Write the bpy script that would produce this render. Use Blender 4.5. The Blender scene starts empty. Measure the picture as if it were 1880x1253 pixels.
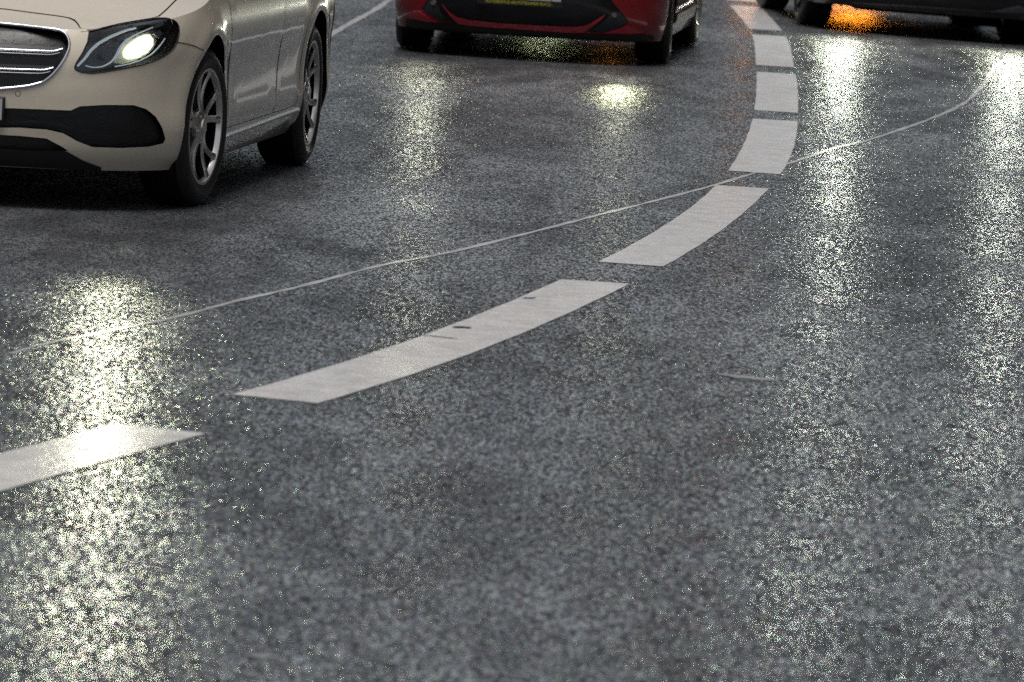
import bpy, bmesh, math, random
import numpy as np
from mathutils import Vector, Matrix
from mathutils.bvhtree import BVHTree
R = math.radians
random.seed(7)
scn = bpy.context.scene

# ------------------------------------------------------------------ camera
FPX, PITCH, ROLL, CAMH = 12005.99, 0.0922322, 0.0571129, 2.0274
IW, IH = 1880.0, 1253.0
cF = Vector((0, math.cos(PITCH), -math.sin(PITCH)))
cR0 = Vector((1, 0, 0)); cU0 = cR0.cross(cF)
cR = cR0 * math.cos(ROLL) + cU0 * math.sin(ROLL)
cU = cU0 * math.cos(ROLL) - cR0 * math.sin(ROLL)
cam_d = bpy.data.cameras.new('camera')
cam = bpy.data.objects.new('camera', cam_d)
scn.collection.objects.link(cam)
cm = Matrix.Identity(4)
for i in range(3):
    cm[i][0], cm[i][1], cm[i][2] = cR[i], cU[i], -cF[i]
cm[2][3] = CAMH
cam.matrix_world = cm
cam_d.sensor_fit = 'HORIZONTAL'
cam_d.sensor_width = 36.0
cam_d.lens = FPX / IW * 36.0
cam_d.clip_start = 0.5
cam_d.clip_end = 2000
cam_d.dof.use_dof = True
cam_d.dof.focus_distance = 29.0
cam_d.dof.aperture_fstop = 8.5
scn.camera = cam

# ------------------------------------------------------------------ sky and sun
SUN_EL, SUN_AZ = R(76), R(205)       # azimuth from +Y towards +X; the light comes from behind the cars
world = bpy.data.worlds.new('World'); scn.world = world; world.use_nodes = True
wn = world.node_tree; wn.nodes.clear()
sky = wn.nodes.new('ShaderNodeTexSky'); sky.sky_type = 'NISHITA'; sky.sun_disc = False
sky.sun_elevation = SUN_EL; sky.sun_rotation = SUN_AZ
sky.air_density = 1.0; sky.dust_density = 3.0; sky.ozone_density = 1.5
hsv = wn.nodes.new('ShaderNodeHueSaturation'); hsv.inputs['Saturation'].default_value = 0.38
bg = wn.nodes.new('ShaderNodeBackground'); bg.inputs['Strength'].default_value = 0.075
wo = wn.nodes.new('ShaderNodeOutputWorld')
wn.links.new(sky.outputs[0], hsv.inputs['Color']); wn.links.new(hsv.outputs[0], bg.inputs['Color'])
wn.links.new(bg.outputs[0], wo.inputs['Surface'])
sd = bpy.data.lights.new('sun', 'SUN'); sd.energy = 1.5; sd.angle = R(30); sd.color = (1, .96, .9)
so = bpy.data.objects.new('sun', sd); scn.collection.objects.link(so)
sdir = Vector((math.sin(SUN_AZ) * math.cos(SUN_EL), math.cos(SUN_AZ) * math.cos(SUN_EL), math.sin(SUN_EL)))
so.rotation_euler = sdir.to_track_quat('Z', 'Y').to_euler()
scn.view_settings.view_transform = 'Standard'; scn.view_settings.look = 'None'
scn.view_settings.exposure = 0.3; scn.view_settings.gamma = 1.0
scn.cycles.use_denoising = False
scn.cycles.sample_clamp_direct = 28.0
scn.cycles.denoiser = 'OPENIMAGEDENOISE'
scn.cycles.denoising_input_passes = 'RGB_ALBEDO_NORMAL'
scn.cycles.max_bounces = 6
scn.cycles.sample_clamp_indirect = 1.0
scn.cycles.caustics_reflective = False; scn.cycles.caustics_refractive = False

# ------------------------------------------------------------------ helpers
C = scn.collection
def nt(name):
    m = bpy.data.materials.new(name); m.use_nodes = True
    return m, m.node_tree, m.node_tree.nodes['Principled BSDF']
def mat(name, col, rough=.5, metal=0., coat=0., spec=.5, emit=None, es=0., coat_rough=.04, noise=0., nscale=60., bump=0., bscale=200.):
    m, t, b = nt(name)
    b.inputs['Base Color'].default_value = (*col, 1); b.inputs['Roughness'].default_value = rough
    b.inputs['Metallic'].default_value = metal; b.inputs['Coat Weight'].default_value = coat
    b.inputs['Coat Roughness'].default_value = coat_rough
    b.inputs['Specular IOR Level'].default_value = spec
    if emit:
        b.inputs['Emission Color'].default_value = (*emit, 1); b.inputs['Emission Strength'].default_value = es
    tc = t.nodes.new('ShaderNodeTexCoord')
    if noise > 0:
        n = t.nodes.new('ShaderNodeTexNoise'); n.inputs['Scale'].default_value = nscale; n.inputs['Detail'].default_value = 5
        t.links.new(tc.outputs['Object'], n.inputs['Vector'])
        mr = t.nodes.new('ShaderNodeMapRange'); mr.inputs[1].default_value = .3; mr.inputs[2].default_value = .7
        mr.inputs[3].default_value = 1 - noise; mr.inputs[4].default_value = 1 + noise
        mx = t.nodes.new('ShaderNodeVectorMath'); mx.operation = 'SCALE'; mx.inputs[0].default_value = col
        t.links.new(n.outputs['Fac'], mr.inputs[0]); t.links.new(mr.outputs[0], mx.inputs['Scale'])
        t.links.new(mx.outputs[0], b.inputs['Base Color'])
    if bump > 0:
        n2 = t.nodes.new('ShaderNodeTexNoise'); n2.inputs['Scale'].default_value = bscale; n2.inputs['Detail'].default_value = 3
        t.links.new(tc.outputs['Object'], n2.inputs['Vector'])
        bp = t.nodes.new('ShaderNodeBump'); bp.inputs['Strength'].default_value = bump; bp.inputs['Distance'].default_value = .002
        t.links.new(n2.outputs['Fac'], bp.inputs['Height']); t.links.new(bp.outputs[0], b.inputs['Normal'])
    return m
def smooth(me, ang=38):
    bm = bmesh.new(); bm.from_mesh(me)
    for f in bm.faces: f.smooth = True
    for e in bm.edges:
        if len(e.link_faces) == 2 and e.calc_face_angle(0) > R(ang): e.smooth = False
    bm.to_mesh(me); bm.free()
def link(name, me, parent=None, mats=None, ang=38, sm=True):
    if sm: smooth(me, ang)
    o = bpy.data.objects.new(name, me)
    for m in (mats or []): me.materials.append(m)
    C.objects.link(o)
    if parent: o.parent = parent
    return o
def mesh(name, vs, fs, parent=None, mats=None, ang=38, recalc=True, sm=True):
    me = bpy.data.meshes.new(name); me.from_pydata([tuple(v) for v in vs], [], fs); me.update()
    if recalc:
        bm = bmesh.new(); bm.from_mesh(me); bmesh.ops.recalc_face_normals(bm, faces=bm.faces); bm.to_mesh(me); bm.free()
    return link(name, me, parent, mats, ang, sm)
def tag(o, label=None, cat=None, group=None, kind=None):
    if label: o['label'] = label
    if cat: o['category'] = cat
    if group: o['group'] = group
    if kind: o['kind'] = kind
    return o
def empty(name, loc, rz, ry=0):
    o = bpy.data.objects.new(name, None); C.objects.link(o)
    o.matrix_world = Matrix.Translation(loc) @ Matrix.Rotation(rz, 4, 'Z') @ Matrix.Rotation(ry, 4, 'Y')
    return o
def px_ray(x, y):
    d = cF * FPX + cR * (x - IW / 2) - cU * (y - IH / 2)
    return Vector((0, 0, CAMH)), d.normalized()
def road_z(x, y):
    t = max(0., x - 1.9)
    return -.029 * t * t / (t + .35) if t > 0 else 0.
def ground(x, y, up=0.):
    o, d = px_ray(x, y); z = 0.
    for _ in range(6):
        t = (z - o.z) / d.z; p = o + d * t; z = road_z(p.x, p.y)
    return Vector((p.x, p.y, z + up))
def lerp_tab(tab, x):
    if x <= tab[0][0]: return tab[0][1]
    for (a, va), (b, vb) in zip(tab, tab[1:]):
        if x <= b:
            t = (x - a) / (b - a); t = t * t * (3 - 2 * t) if False else t
            return va + (vb - va) * t
    return tab[-1][1]
def cr_tab(tab, n=200):
    """smooth (Catmull-Rom like, monotone-ish) lookup of a table"""
    xs = np.array([a for a, _ in tab]); ys = np.array([b for _, b in tab])
    m = np.gradient(ys, xs)
    def f(x):
        if x <= xs[0]: return float(ys[0])
        if x >= xs[-1]: return float(ys[-1])
        i = int(np.searchsorted(xs, x)) - 1
        h = xs[i + 1] - xs[i]; t = (x - xs[i]) / h
        return float((2 * t**3 - 3 * t**2 + 1) * ys[i] + (t**3 - 2 * t**2 + t) * h * m[i] + (-2 * t**3 + 3 * t**2) * ys[i + 1] + (t**3 - t**2) * h * m[i + 1])
    return f
def spline(pts, n=8, closed=False):
    """Catmull-Rom through points"""
    P = [Vector(p) for p in pts]; out = []
    N = len(P)
    rng = range(N) if closed else range(N - 1)
    for i in rng:
        if closed: a, b, c, d = P[i - 1], P[i], P[(i + 1) % N], P[(i + 2) % N]
        else: a, b, c, d = P[max(i - 1, 0)], P[i], P[i + 1], P[min(i + 2, N - 1)]
        for k in range(n):
            t = k / n
            out.append(.5 * ((2 * b) + (c - a) * t + (2 * a - 5 * b + 4 * c - d) * t * t + (3 * b - a - 3 * c + d) * t**3))
    if not closed: out.append(P[-1])
    return out
def dens(pts, step):
    """resample a closed 2D polygon at about this step, keeping its corners"""
    out = []
    for a, b in zip(pts, pts[1:] + pts[:1]):
        a, b = Vector(a), Vector(b); k = max(1, int((b - a).length / step))
        out += [a + (b - a) * (i / k) for i in range(k)]
    return out
def box_vf(x0, x1, y0, y1, z0, z1):
    v = [(x, y, z) for x in (x0, x1) for y in (y0, y1) for z in (z0, z1)]
    return v, [(0, 1, 3, 2), (4, 6, 7, 5), (0, 4, 5, 1), (2, 3, 7, 6), (0, 2, 6, 4), (1, 5, 7, 3)]
def tube_vf(pts, r, n=8, closed=False, rfun=None):
    vs, fs = [], []; N = len(pts); P = [Vector(p) for p in pts]
    up = Vector((0, 0, 1))
    for i, p in enumerate(P):
        if closed: t = P[(i + 1) % N] - P[i - 1]
        else: t = P[min(i + 1, N - 1)] - P[max(i - 1, 0)]
        t.normalize()
        a = t.cross(up)
        if a.length < .05: a = t.cross(Vector((0, 1, 0)))
        a.normalize(); b = t.cross(a); rr = r if rfun is None else rfun(i / max(1, N - 1))
        for k in range(n):
            th = 2 * math.pi * k / n
            vs.append(p + (a * math.cos(th) + b * math.sin(th)) * rr)
    for i in range(N if closed else N - 1):
        j = (i + 1) % N
        for k in range(n):
            fs.append((i * n + k, i * n + (k + 1) % n, j * n + (k + 1) % n, j * n + k))
    if not closed:
        fs.append(tuple(range(n))[::-1]); fs.append(tuple((N - 1) * n + k for k in range(n)))
    return vs, fs
def join_vf(*parts):
    vs, fs = [], []
    for v, f in parts:
        o = len(vs); vs += list(v); fs += [tuple(i + o for i in q) for q in f]
    return vs, fs
def lathe_vf(prof, n=64, axis='x', closed=True):
    """prof = (axial, radius) loop; spins round the local x axis"""
    vs, fs = [], []; m = len(prof)
    for k in range(n):
        th = 2 * math.pi * k / n; c, s = math.cos(th), math.sin(th)
        for a, r in prof: vs.append((a, r * c, r * s))
    for k in range(n):
        q = (k + 1) % n
        for i in range(m if closed else m - 1):
            j = (i + 1) % m
            fs.append((k * m + i, k * m + j, q * m + j, q * m + i))
    return vs, fs

# ------------------------------------------------------------------ materials
M = {}
def N_(t, typ, **kw):
    n = t.nodes.new(typ)
    for k, v in kw.items():
        if k in ('operation', 'blend_type', 'data_type', 'feature', 'interpolation_type', 'noise_dimensions'): setattr(n, k, v)
        else: n.inputs[k].default_value = v
    return n
def math_(t, op, a, b=None, c=None, clamp=False):
    n = t.nodes.new('ShaderNodeMath'); n.operation = op; n.use_clamp = clamp
    for i, q in enumerate((a, b, c)):
        if q is None: continue
        if isinstance(q, (int, float)): n.inputs[i].default_value = q
        else: t.links.new(q, n.inputs[i])
    return n.outputs[0]
def mapr(t, v, a, b, c, d, clamp=True):
    n = t.nodes.new('ShaderNodeMapRange'); n.clamp = clamp
    t.links.new(v, n.inputs[0])
    for i, q in enumerate((a, b, c, d)): n.inputs[i + 1].default_value = q
    return n.outputs[0]
STRETCH = 3.2
def wet_surface(name, base, grain, slope_fine, slope_stone, rough, paint=False, gloss=1.):
    m, t, b = nt(name); L = t.links.new
    geo = t.nodes.new('ShaderNodeNewGeometry')
    mp = t.nodes.new('ShaderNodeMapping'); mp.inputs['Scale'].default_value = (1, 1 / STRETCH, 1)
    L(geo.outputs['Position'], mp.inputs['Vector'])
    # worn wheel tracks and dry-ish patches: large soft noise, stretched along the lane
    mp2 = t.nodes.new('ShaderNodeMapping'); mp2.inputs['Scale'].default_value = (1, .28, 1)
    L(geo.outputs['Position'], mp2.inputs['Vector'])
    big = N_(t, 'ShaderNodeTexNoise', Scale=.9, Detail=4., Roughness=.6); L(mp2.outputs[0], big.inputs['Vector'])
    big2 = N_(t, 'ShaderNodeTexNoise', Scale=4., Detail=3., Roughness=.6); L(mp2.outputs[0], big2.inputs['Vector'])
    # stones: every facet has its own slope, so each one catches a lamp or the sky for itself
    def vor_(sc):
        v = t.nodes.new('ShaderNodeTexVoronoi'); v.inputs['Scale'].default_value = sc; L(mp.outputs[0], v.inputs['Vector']); return v
    vor, vor2, vor3 = vor_(grain), vor_(grain * .6), vor_(grain * 1.25)
    def centred(sock, k):
        s = t.nodes.new('ShaderNodeVectorMath'); s.operation = 'SUBTRACT'; L(sock, s.inputs[0]); s.inputs[1].default_value = (.5, .5, .5)
        q = t.nodes.new('ShaderNodeVectorMath'); q.operation = 'SCALE'; L(s.outputs[0], q.inputs[0])
        if isinstance(k, float): q.inputs['Scale'].default_value = k
        else: L(k, q.inputs['Scale'])
        return q.outputs[0]
    def add(p, q):
        n = t.nodes.new('ShaderNodeVectorMath'); n.operation = 'ADD'; L(p, n.inputs[0]); L(q, n.inputs[1]); return n.outputs[0]
    sp = t.nodes.new('ShaderNodeSeparateColor'); L(vor3.outputs['Color'], sp.inputs[0])
    rough_area = mapr(t, big.outputs['Fac'], .36, .64, .6, 1.35)
    heavy = math_(t, 'MULTIPLY', math_(t, 'POWER', sp.outputs[2], 2.), slope_stone)      # few stones stand steeply
    fine = math_(t, 'MULTIPLY', rough_area, slope_fine)
    v = add(add(centred(vor.outputs['Color'], fine), centred(vor2.outputs['Color'], fine)), centred(vor3.outputs['Color'], heavy))
    flat = t.nodes.new('ShaderNodeVectorMath'); flat.operation = 'MULTIPLY'; L(v, flat.inputs[0]); flat.inputs[1].default_value = (1, 1, 0)
    nm = t.nodes.new('ShaderNodeVectorMath'); nm.operation = 'NORMALIZE'; L(add(flat.outputs[0], geo.outputs['Normal']), nm.inputs[0])
    sp1 = t.nodes.new('ShaderNodeSeparateColor'); L(vor.outputs['Color'], sp1.inputs[0])
    sp2 = t.nodes.new('ShaderNodeSeparateColor'); L(vor3.outputs['Color'], sp2.inputs[0])
    val = math_(t, 'MULTIPLY', mapr(t, sp1.outputs[0], 0, 1, .3, 1.9), mapr(t, big.outputs['Fac'], .35, .65, .8, 1.25))
    cs = t.nodes.new('ShaderNodeVectorMath'); cs.operation = 'SCALE'; cs.inputs[0].default_value = base
    L(val if not paint else mapr(t, sp1.outputs[0], 0, 1, .86, 1.08), cs.inputs['Scale'])
    if paint:
        g1 = N_(t, 'ShaderNodeTexNoise', Scale=7., Detail=7., Roughness=.7); L(geo.outputs['Position'], g1.inputs['Vector'])
        pv = math_(t, 'MULTIPLY', mapr(t, sp1.outputs[0], 0, 1, .86, 1.08), mapr(t, g1.outputs['Fac'], .36, .56, .72, 1.))
        L(pv, cs.inputs['Scale'])
    rr = mapr(t, math_(t, 'ADD', math_(t, 'MULTIPLY', big2.outputs['Fac'], .5), math_(t, 'MULTIPLY', big.outputs['Fac'], .5)), .42, .6, rough * .8, rough * 1.35)
    hs = t.nodes.new('ShaderNodeCombineColor'); hs.mode = 'HSV'
    L(mapr(t, sp2.outputs[1], 0, 1, -.12, .84, False), hs.inputs[0]); hs.inputs[1].default_value = 0.04 if paint else .17; hs.inputs[2].default_value = 1.
    dif = t.nodes.new('ShaderNodeBsdfDiffuse'); L(cs.outputs[0], dif.inputs['Color'])
    glo = t.nodes.new('ShaderNodeBsdfGlossy'); L(hs.outputs[0], glo.inputs['Color']); L(rr, glo.inputs['Roughness']); L(nm.outputs[0], glo.inputs['Normal'])
    fr = t.nodes.new('ShaderNodeFresnel'); fr.inputs['IOR'].default_value = 1.36; L(nm.outputs[0], fr.inputs['Normal'])
    # cavities between the stones give nothing back
    cav = mapr(t, sp1.outputs[1], .1, .8, .6, 1.) if paint else math_(t, 'MULTIPLY', math_(t, 'POWER', sp1.outputs[1], 2.1), 2.3)
    cav = math_(t, 'MULTIPLY', cav, mapr(t, big.outputs['Fac'], .36, .62, .86, 1.10))
    cav = math_(t, 'MULTIPLY', cav, mapr(t, big2.outputs['Fac'], .35, .65, .74, 1.05))
    # polished spots, plus ellipses that paint foreground sheen or dull areas into the gloss
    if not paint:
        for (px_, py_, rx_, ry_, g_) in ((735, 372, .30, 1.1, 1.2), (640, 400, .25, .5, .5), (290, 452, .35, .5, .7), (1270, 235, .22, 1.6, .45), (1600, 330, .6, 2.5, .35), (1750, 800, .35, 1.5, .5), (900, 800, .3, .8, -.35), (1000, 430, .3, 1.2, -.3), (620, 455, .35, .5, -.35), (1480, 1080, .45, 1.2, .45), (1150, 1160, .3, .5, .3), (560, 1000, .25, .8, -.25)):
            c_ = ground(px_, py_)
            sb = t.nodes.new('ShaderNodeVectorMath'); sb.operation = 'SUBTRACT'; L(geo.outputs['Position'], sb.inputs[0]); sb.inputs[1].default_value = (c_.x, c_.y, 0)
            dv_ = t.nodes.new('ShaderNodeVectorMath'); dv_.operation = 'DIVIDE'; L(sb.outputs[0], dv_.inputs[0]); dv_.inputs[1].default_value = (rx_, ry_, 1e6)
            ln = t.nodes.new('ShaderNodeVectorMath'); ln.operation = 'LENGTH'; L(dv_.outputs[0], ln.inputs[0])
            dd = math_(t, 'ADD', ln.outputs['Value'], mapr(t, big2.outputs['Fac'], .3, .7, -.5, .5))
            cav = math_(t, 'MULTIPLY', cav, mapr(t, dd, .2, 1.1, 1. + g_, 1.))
    fac = math_(t, 'MULTIPLY', fr.outputs[0], cav, clamp=True); fac = math_(t, 'MULTIPLY', fac, gloss)
    mx = t.nodes.new('ShaderNodeMixShader'); L(fac, mx.inputs[0]); L(dif.outputs[0], mx.inputs[1]); L(glo.outputs[0], mx.inputs[2])
    out = t.nodes['Material Output']; L(mx.outputs[0], out.inputs['Surface']); t.nodes.remove(b)
    return m, t, None
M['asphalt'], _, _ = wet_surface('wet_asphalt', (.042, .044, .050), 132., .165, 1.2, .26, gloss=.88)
M['marking'], _, _ = wet_surface('road_paint', (.64, .61, .58), 260., .08, .1, .30, paint=True, gloss=1.)
M['seal'] = mat('pale_sheen_filler', (.44, .44, .44), .25, bump=.2, bscale=120., noise=.3, nscale=4.)  # pale base colour stands in for light reflected by the wet bitumen
M['puddle'] = mat('puddle_water', (.02, .021, .022), .12, bump=.25, bscale=14.)
M['scratch'] = mat('scuff', (.25, .25, .26), .4)
M['rubber_mark'] = mat('rubber_mark', (.03, .03, .03), .5)
M['ivory'] = mat('ivory_paint', (.74, .655, .52), .26, coat=1., noise=.03, nscale=30, bump=.015, bscale=900.)
M['ivory'].node_tree.nodes['Principled BSDF'].inputs['Coat Roughness'].default_value = .05
def beads(m, scale, size, strength):
    t = m.node_tree; b = t.nodes['Principled BSDF']; L = t.links.new
    tc = t.nodes.new('ShaderNodeTexCoord'); v = t.nodes.new('ShaderNodeTexVoronoi'); v.inputs['Scale'].default_value = scale
    L(tc.outputs['Object'], v.inputs['Vector'])
    h = mapr(t, v.outputs['Distance'], 0, size, 1, 0)
    sp = t.nodes.new('ShaderNodeSeparateColor'); L(v.outputs['Color'], sp.inputs[0])
    h = math_(t, 'MULTIPLY', math_(t, 'POWER', h, .6), math_(t, 'GREATER_THAN', sp.outputs[0], .55))
    bp = t.nodes.new('ShaderNodeBump'); bp.inputs['Strength'].default_value = strength; bp.inputs['Distance'].default_value = .0015
    L(h, bp.inputs['Height']); L(bp.outputs[0], b.inputs['Normal']); L(bp.outputs[0], b.inputs['Coat Normal'])
beads(M['ivory'], 95., .16, .8)
M['red'] = mat('red_paint', (.30, .006, .012), .25, metal=.2, coat=1.)
M['black_paint'] = mat('black_paint', (.006, .006, .008), .3, coat=1.)
M['black_plastic'] = mat('black_plastic', (.012, .012, .013), .45, bump=.3, bscale=300.)
M['gloss_black'] = mat('gloss_black', (.008, .008, .01), .12)
M['dark'] = mat('dark_cavity', (.004, .004, .004), .9, spec=.05)
M['seam'] = mat('seam', (.003, .003, .003), .6)
M['tyre'] = mat('tyre_rubber', (.012, .012, .013), .42, noise=.3, nscale=20, bump=.3, bscale=150.)
M['alloy'] = mat('alloy', (.78, .75, .71), .3, metal=1.)
M['alloy_dark'] = mat('alloy_dark', (.05, .05, .05), .4, metal=1.)
M['chrome'] = mat('chrome', (.85, .86, .9), .10, metal=1.)
M['satin'] = mat('satin_trim', (.82, .83, .84), .35)
M['plate'] = mat('plate_white', (.55, .55, .56), .4)
M['plate_frame'] = mat('plate_frame', (.01, .01, .01), .4)
M['yellow'] = mat('yellow_print', (.50, .45, .03), .5)
M['ink'] = mat('plate_ink', (.01, .01, .01), .5)
M['glass_dark'] = mat('window_glass', (.01, .012, .012), .05)
M['lamp_house'] = mat('lamp_housing', (.02, .022, .026), .2)
M['reflector'] = mat('lamp_reflector', (.7, .72, .75), .12, metal=1.)
m, t, b = nt('clear_lens'); b.inputs['Base Color'].default_value = (.95, .97, 1, 1); b.inputs['Roughness'].default_value = .02
b.inputs['Transmission Weight'].default_value = 1.; b.inputs['IOR'].default_value = 1.12; b.inputs['Coat Weight'].default_value = .6; b.inputs['Coat Roughness'].default_value = .03
M['lens'] = m
M['lamp_on'] = mat('lit_lamp', (.9, .9, .8), .3, emit=(1., 1., .82), es=30.)
M['lamp_far'] = mat('lit_lamp_far', (.9, .9, .8), .3, emit=(1., 1., .82), es=5.)
M['drl'] = mat('daytime_strip', (.6, .63, .66), .25, emit=(.8, .95, 1.), es=.25)
M['amber_lens'] = mat('amber_lens', (.8, .3, .02), .3, emit=(1., .36, .04), es=8.)
M['mesh_black'] = mat('grille_mesh', (.006, .006, .007), .35)
beads(M['mesh_black'], 75., .5, .35)
M['ledge'] = mat('grille_ledge', (.06, .062, .066), .4)
M['dull_bulb'] = mat('dull_bulb', (.18, .18, .16), .15)
M['bowl'] = mat('lit_bowl', (.55, .55, .42), .3, metal=.8)
M['reflection_grey'] = mat('reflection_grey', (.16, .165, .175), .35)  # tone of the reflection painted on the black bumper
M['red_highlight'] = mat('red_lit_paint', (.62, .03, .055), .25, coat=1.)  # body red lightened to paint in highlights on lip and corners
M['slate'] = mat('slate_plastic', (.03, .036, .042), .35)
M['sill_reflection'] = mat('pale_sheen_trim', (.62, .62, .56), .3)  # pale colour stands in for a reflection along the red flank
M['tail'] = mat('tail_lens', (.25, .01, .01), .2)

# ------------------------------------------------------------------ road
def grid_sheet(name, xs, ys, z, mt, **kw):
    vs = [(x, y, road_z(x, y) + z) for y in ys for x in xs]
    nx = len(xs)
    fs = [(j * nx + i, j * nx + i + 1, (j + 1) * nx + i + 1, (j + 1) * nx + i) for j in range(len(ys) - 1) for i in range(nx - 1)]
    return mesh(name, vs, fs, None, [mt], recalc=False)
xs = [-400, -60, -15, 0, 1.5, 1.9] + [1.9 + .12 * k for k in range(1, 30)] + [8, 15, 60, 400]
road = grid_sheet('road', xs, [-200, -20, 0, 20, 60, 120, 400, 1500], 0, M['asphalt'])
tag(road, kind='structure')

blocks = [((1.50, 57.6, 1.73, 57.6), (1.574, 52.80, 1.815, 52.72)),
          ((1.572, 51.87, 1.816, 51.80), (1.590, 47.58, 1.832, 47.56)),
          ((1.582, 46.69, 1.826, 46.64), (1.470, 42.20, 1.716, 42.15)),
          ((1.445, 41.31, 1.692, 41.27), (1.290, 36.88, 1.537, 36.85)),
          ((1.254, 36.02, 1.503, 36.00), (0.991, 31.45, 1.242, 31.39)),
          ((0.905, 30.35, 1.150, 30.32), (0.320, 25.47, 0.572, 25.42)),
          ((0.172, 24.54, 0.430, 24.51), (-0.836, 19.63, -0.572, 19.52)),
          ((-1.117, 18.64, -0.856, 18.51), (-2.45, 13.75, -2.16, 13.60))]
Lp, Rp = [], []
for a, b_ in reversed(blocks):
    Lp += [(b_[0], b_[1]), (a[0], a[1])]; Rp += [(b_[2], b_[3]), (a[2], a[3])]
Lf = cr_tab([(y, x) for x, y in Lp]); Rf = cr_tab([(y, x) for x, y in Rp])
def taper_noise(y, s): return .0012 * math.sin(y * 7.3 + s) + .0008 * math.sin(y * 23.1 + 2 * s)
blk_labels = ['white road marking block at the top edge of the photo, its end just visible',
              'white road marking block with orange glow, second from the top',
              'short white marking block between the red car and the black car, third from the top',
              'white marking block fourth from the top, right of the yellow headlamp reflection',
              'white marking block whose lower corner the thin road seam crosses',
              'white marking block below the seam, curving down left with an orange tint',
              'longest white marking block in the middle, with three dark scuffs on it',
              'brightly lit white marking block cut off by the left edge of the photo']
for k, (a, b_) in enumerate(blocks):
    n = 60; vs = []
    for i in range(n + 1):
        f = i / n
        yl = b_[1] + (a[1] - b_[1]) * f; yr = b_[3] + (a[3] - b_[3]) * f
        xl = Lf(yl) + taper_noise(yl, k); xr = Rf(yr) + taper_noise(yr, k + 9)
        for j in range(5):
            g = j / 4; x = xl + (xr - xl) * g; y = yl + (yr - yl) * g
            vs.append((x, y, road_z(x, y) + .002))
    fs = [(i * 5 + j, i * 5 + j + 1, (i + 1) * 5 + j + 1, (i + 1) * 5 + j) for i in range(n) for j in range(4)]
    o = mesh('lane_marking', vs, fs, None, [M['marking']], recalc=False)
    tag(o, blk_labels[k], 'road marking', 'white blocks of the curved lane line')

def ribbon(name, px, width, mt, up=.004, wob=.0, wfun=None):
    P = [ground(*q) for q in px]; S = spline(P, 10); vs = []
    for i, p in enumerate(S):
        t = (S[min(i + 1, len(S) - 1)] - S[max(i - 1, 0)]).normalized(); nrm = Vector((-t.y, t.x, 0))
        w = width * (1 + wob * (math.sin(i * 1.7) * .5 + math.sin(i * .61 + 1) * .5)) * (wfun(i / (len(S) - 1)) if wfun else 1)
        for s in (-1, 1):
            q = p + nrm * w * s * .5; vs.append((q.x, q.y, road_z(q.x, q.y) + up))
    fs = [(2 * i, 2 * i + 1, 2 * i + 3, 2 * i + 2) for i in range(len(S) - 1)]
    return mesh(name, vs, fs, None, [mt], recalc=False)
seam_px = [(20, 650), (100, 628), (300, 588), (440, 552), (550, 527), (700, 488), (830, 463), (1000, 421), (1100, 395), (1200, 370),
           (1310, 341), (1380, 320), (1460, 297), (1530, 273), (1600, 256), (1700, 222), (1770, 190), (1805, 155), (1822, 130), (1836, 112)]
o = ribbon('road_seam', seam_px, .026, M['seal'], .0015, .45, lambda f: .7 + .3 * min(1, f * 8))
tag(o, 'thin shiny bitumen seam running diagonally across the asphalt', 'road seam', kind='structure')
o = ribbon('road_crack', [(1836, 113), (1841, 98), (1842, 80), (1834, 66), (1815, 55)], .028, M['seam'], .0015, .6)
tag(o, 'dark crack in the asphalt under the black car where the pale seam ends', 'road crack', kind='structure')
o = ribbon('road_joint', [(560, 95), (612, 62), (650, 40), (690, 18), (715, 0), (745, -25), (800, -60)], .05, M['seal'], .003, .2)
tag(o, 'pale joint line in the road between the beige and red cars', 'road joint', kind='structure')

# marks left on the surface
def decal(name, px_pts, width, mt, up, label, cat, wf=None):
    o = ribbon(name, px_pts, width, mt, up, .3, wf or (lambda f: .15 + .85 * math.sin(math.pi * f)))
    tag(o, label, cat); return o
decal('scuff', [(835, 604), (848, 602.5), (862, 605)], .055, M['rubber_mark'], .0035, 'small dark scuff in the middle of the longest white marking', 'scuff')
decal('scuff', [(958, 549), (970, 549), (984, 548)], .03, M['rubber_mark'], .0035, 'small dark scuff near the upper end of the longest white marking', 'scuff')
decal('tyre_mark', [(772, 617), (795, 619), (822, 622), (842, 624)], .02, M['rubber_mark'], .0035, 'thin dark tyre line across the longest white marking', 'tyre mark')
decal('scratch', [(1318, 688), (1360, 693), (1395, 697), (1432, 701)], .09, M['scratch'], .0025, 'faint pale scratch in the open asphalt right of centre', 'scratch')
decal('scratch', [(452, 1203), (480, 1206), (515, 1208)], .05, M['scratch'], .0025, 'short pale scratch in the asphalt near the bottom edge', 'scratch')
decal('scratch', [(1494, 74), (1510, 75), (1530, 76)], .16, M['scratch'], .0025, 'short pale scratch in the asphalt in front of the black car', 'scratch')

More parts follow.
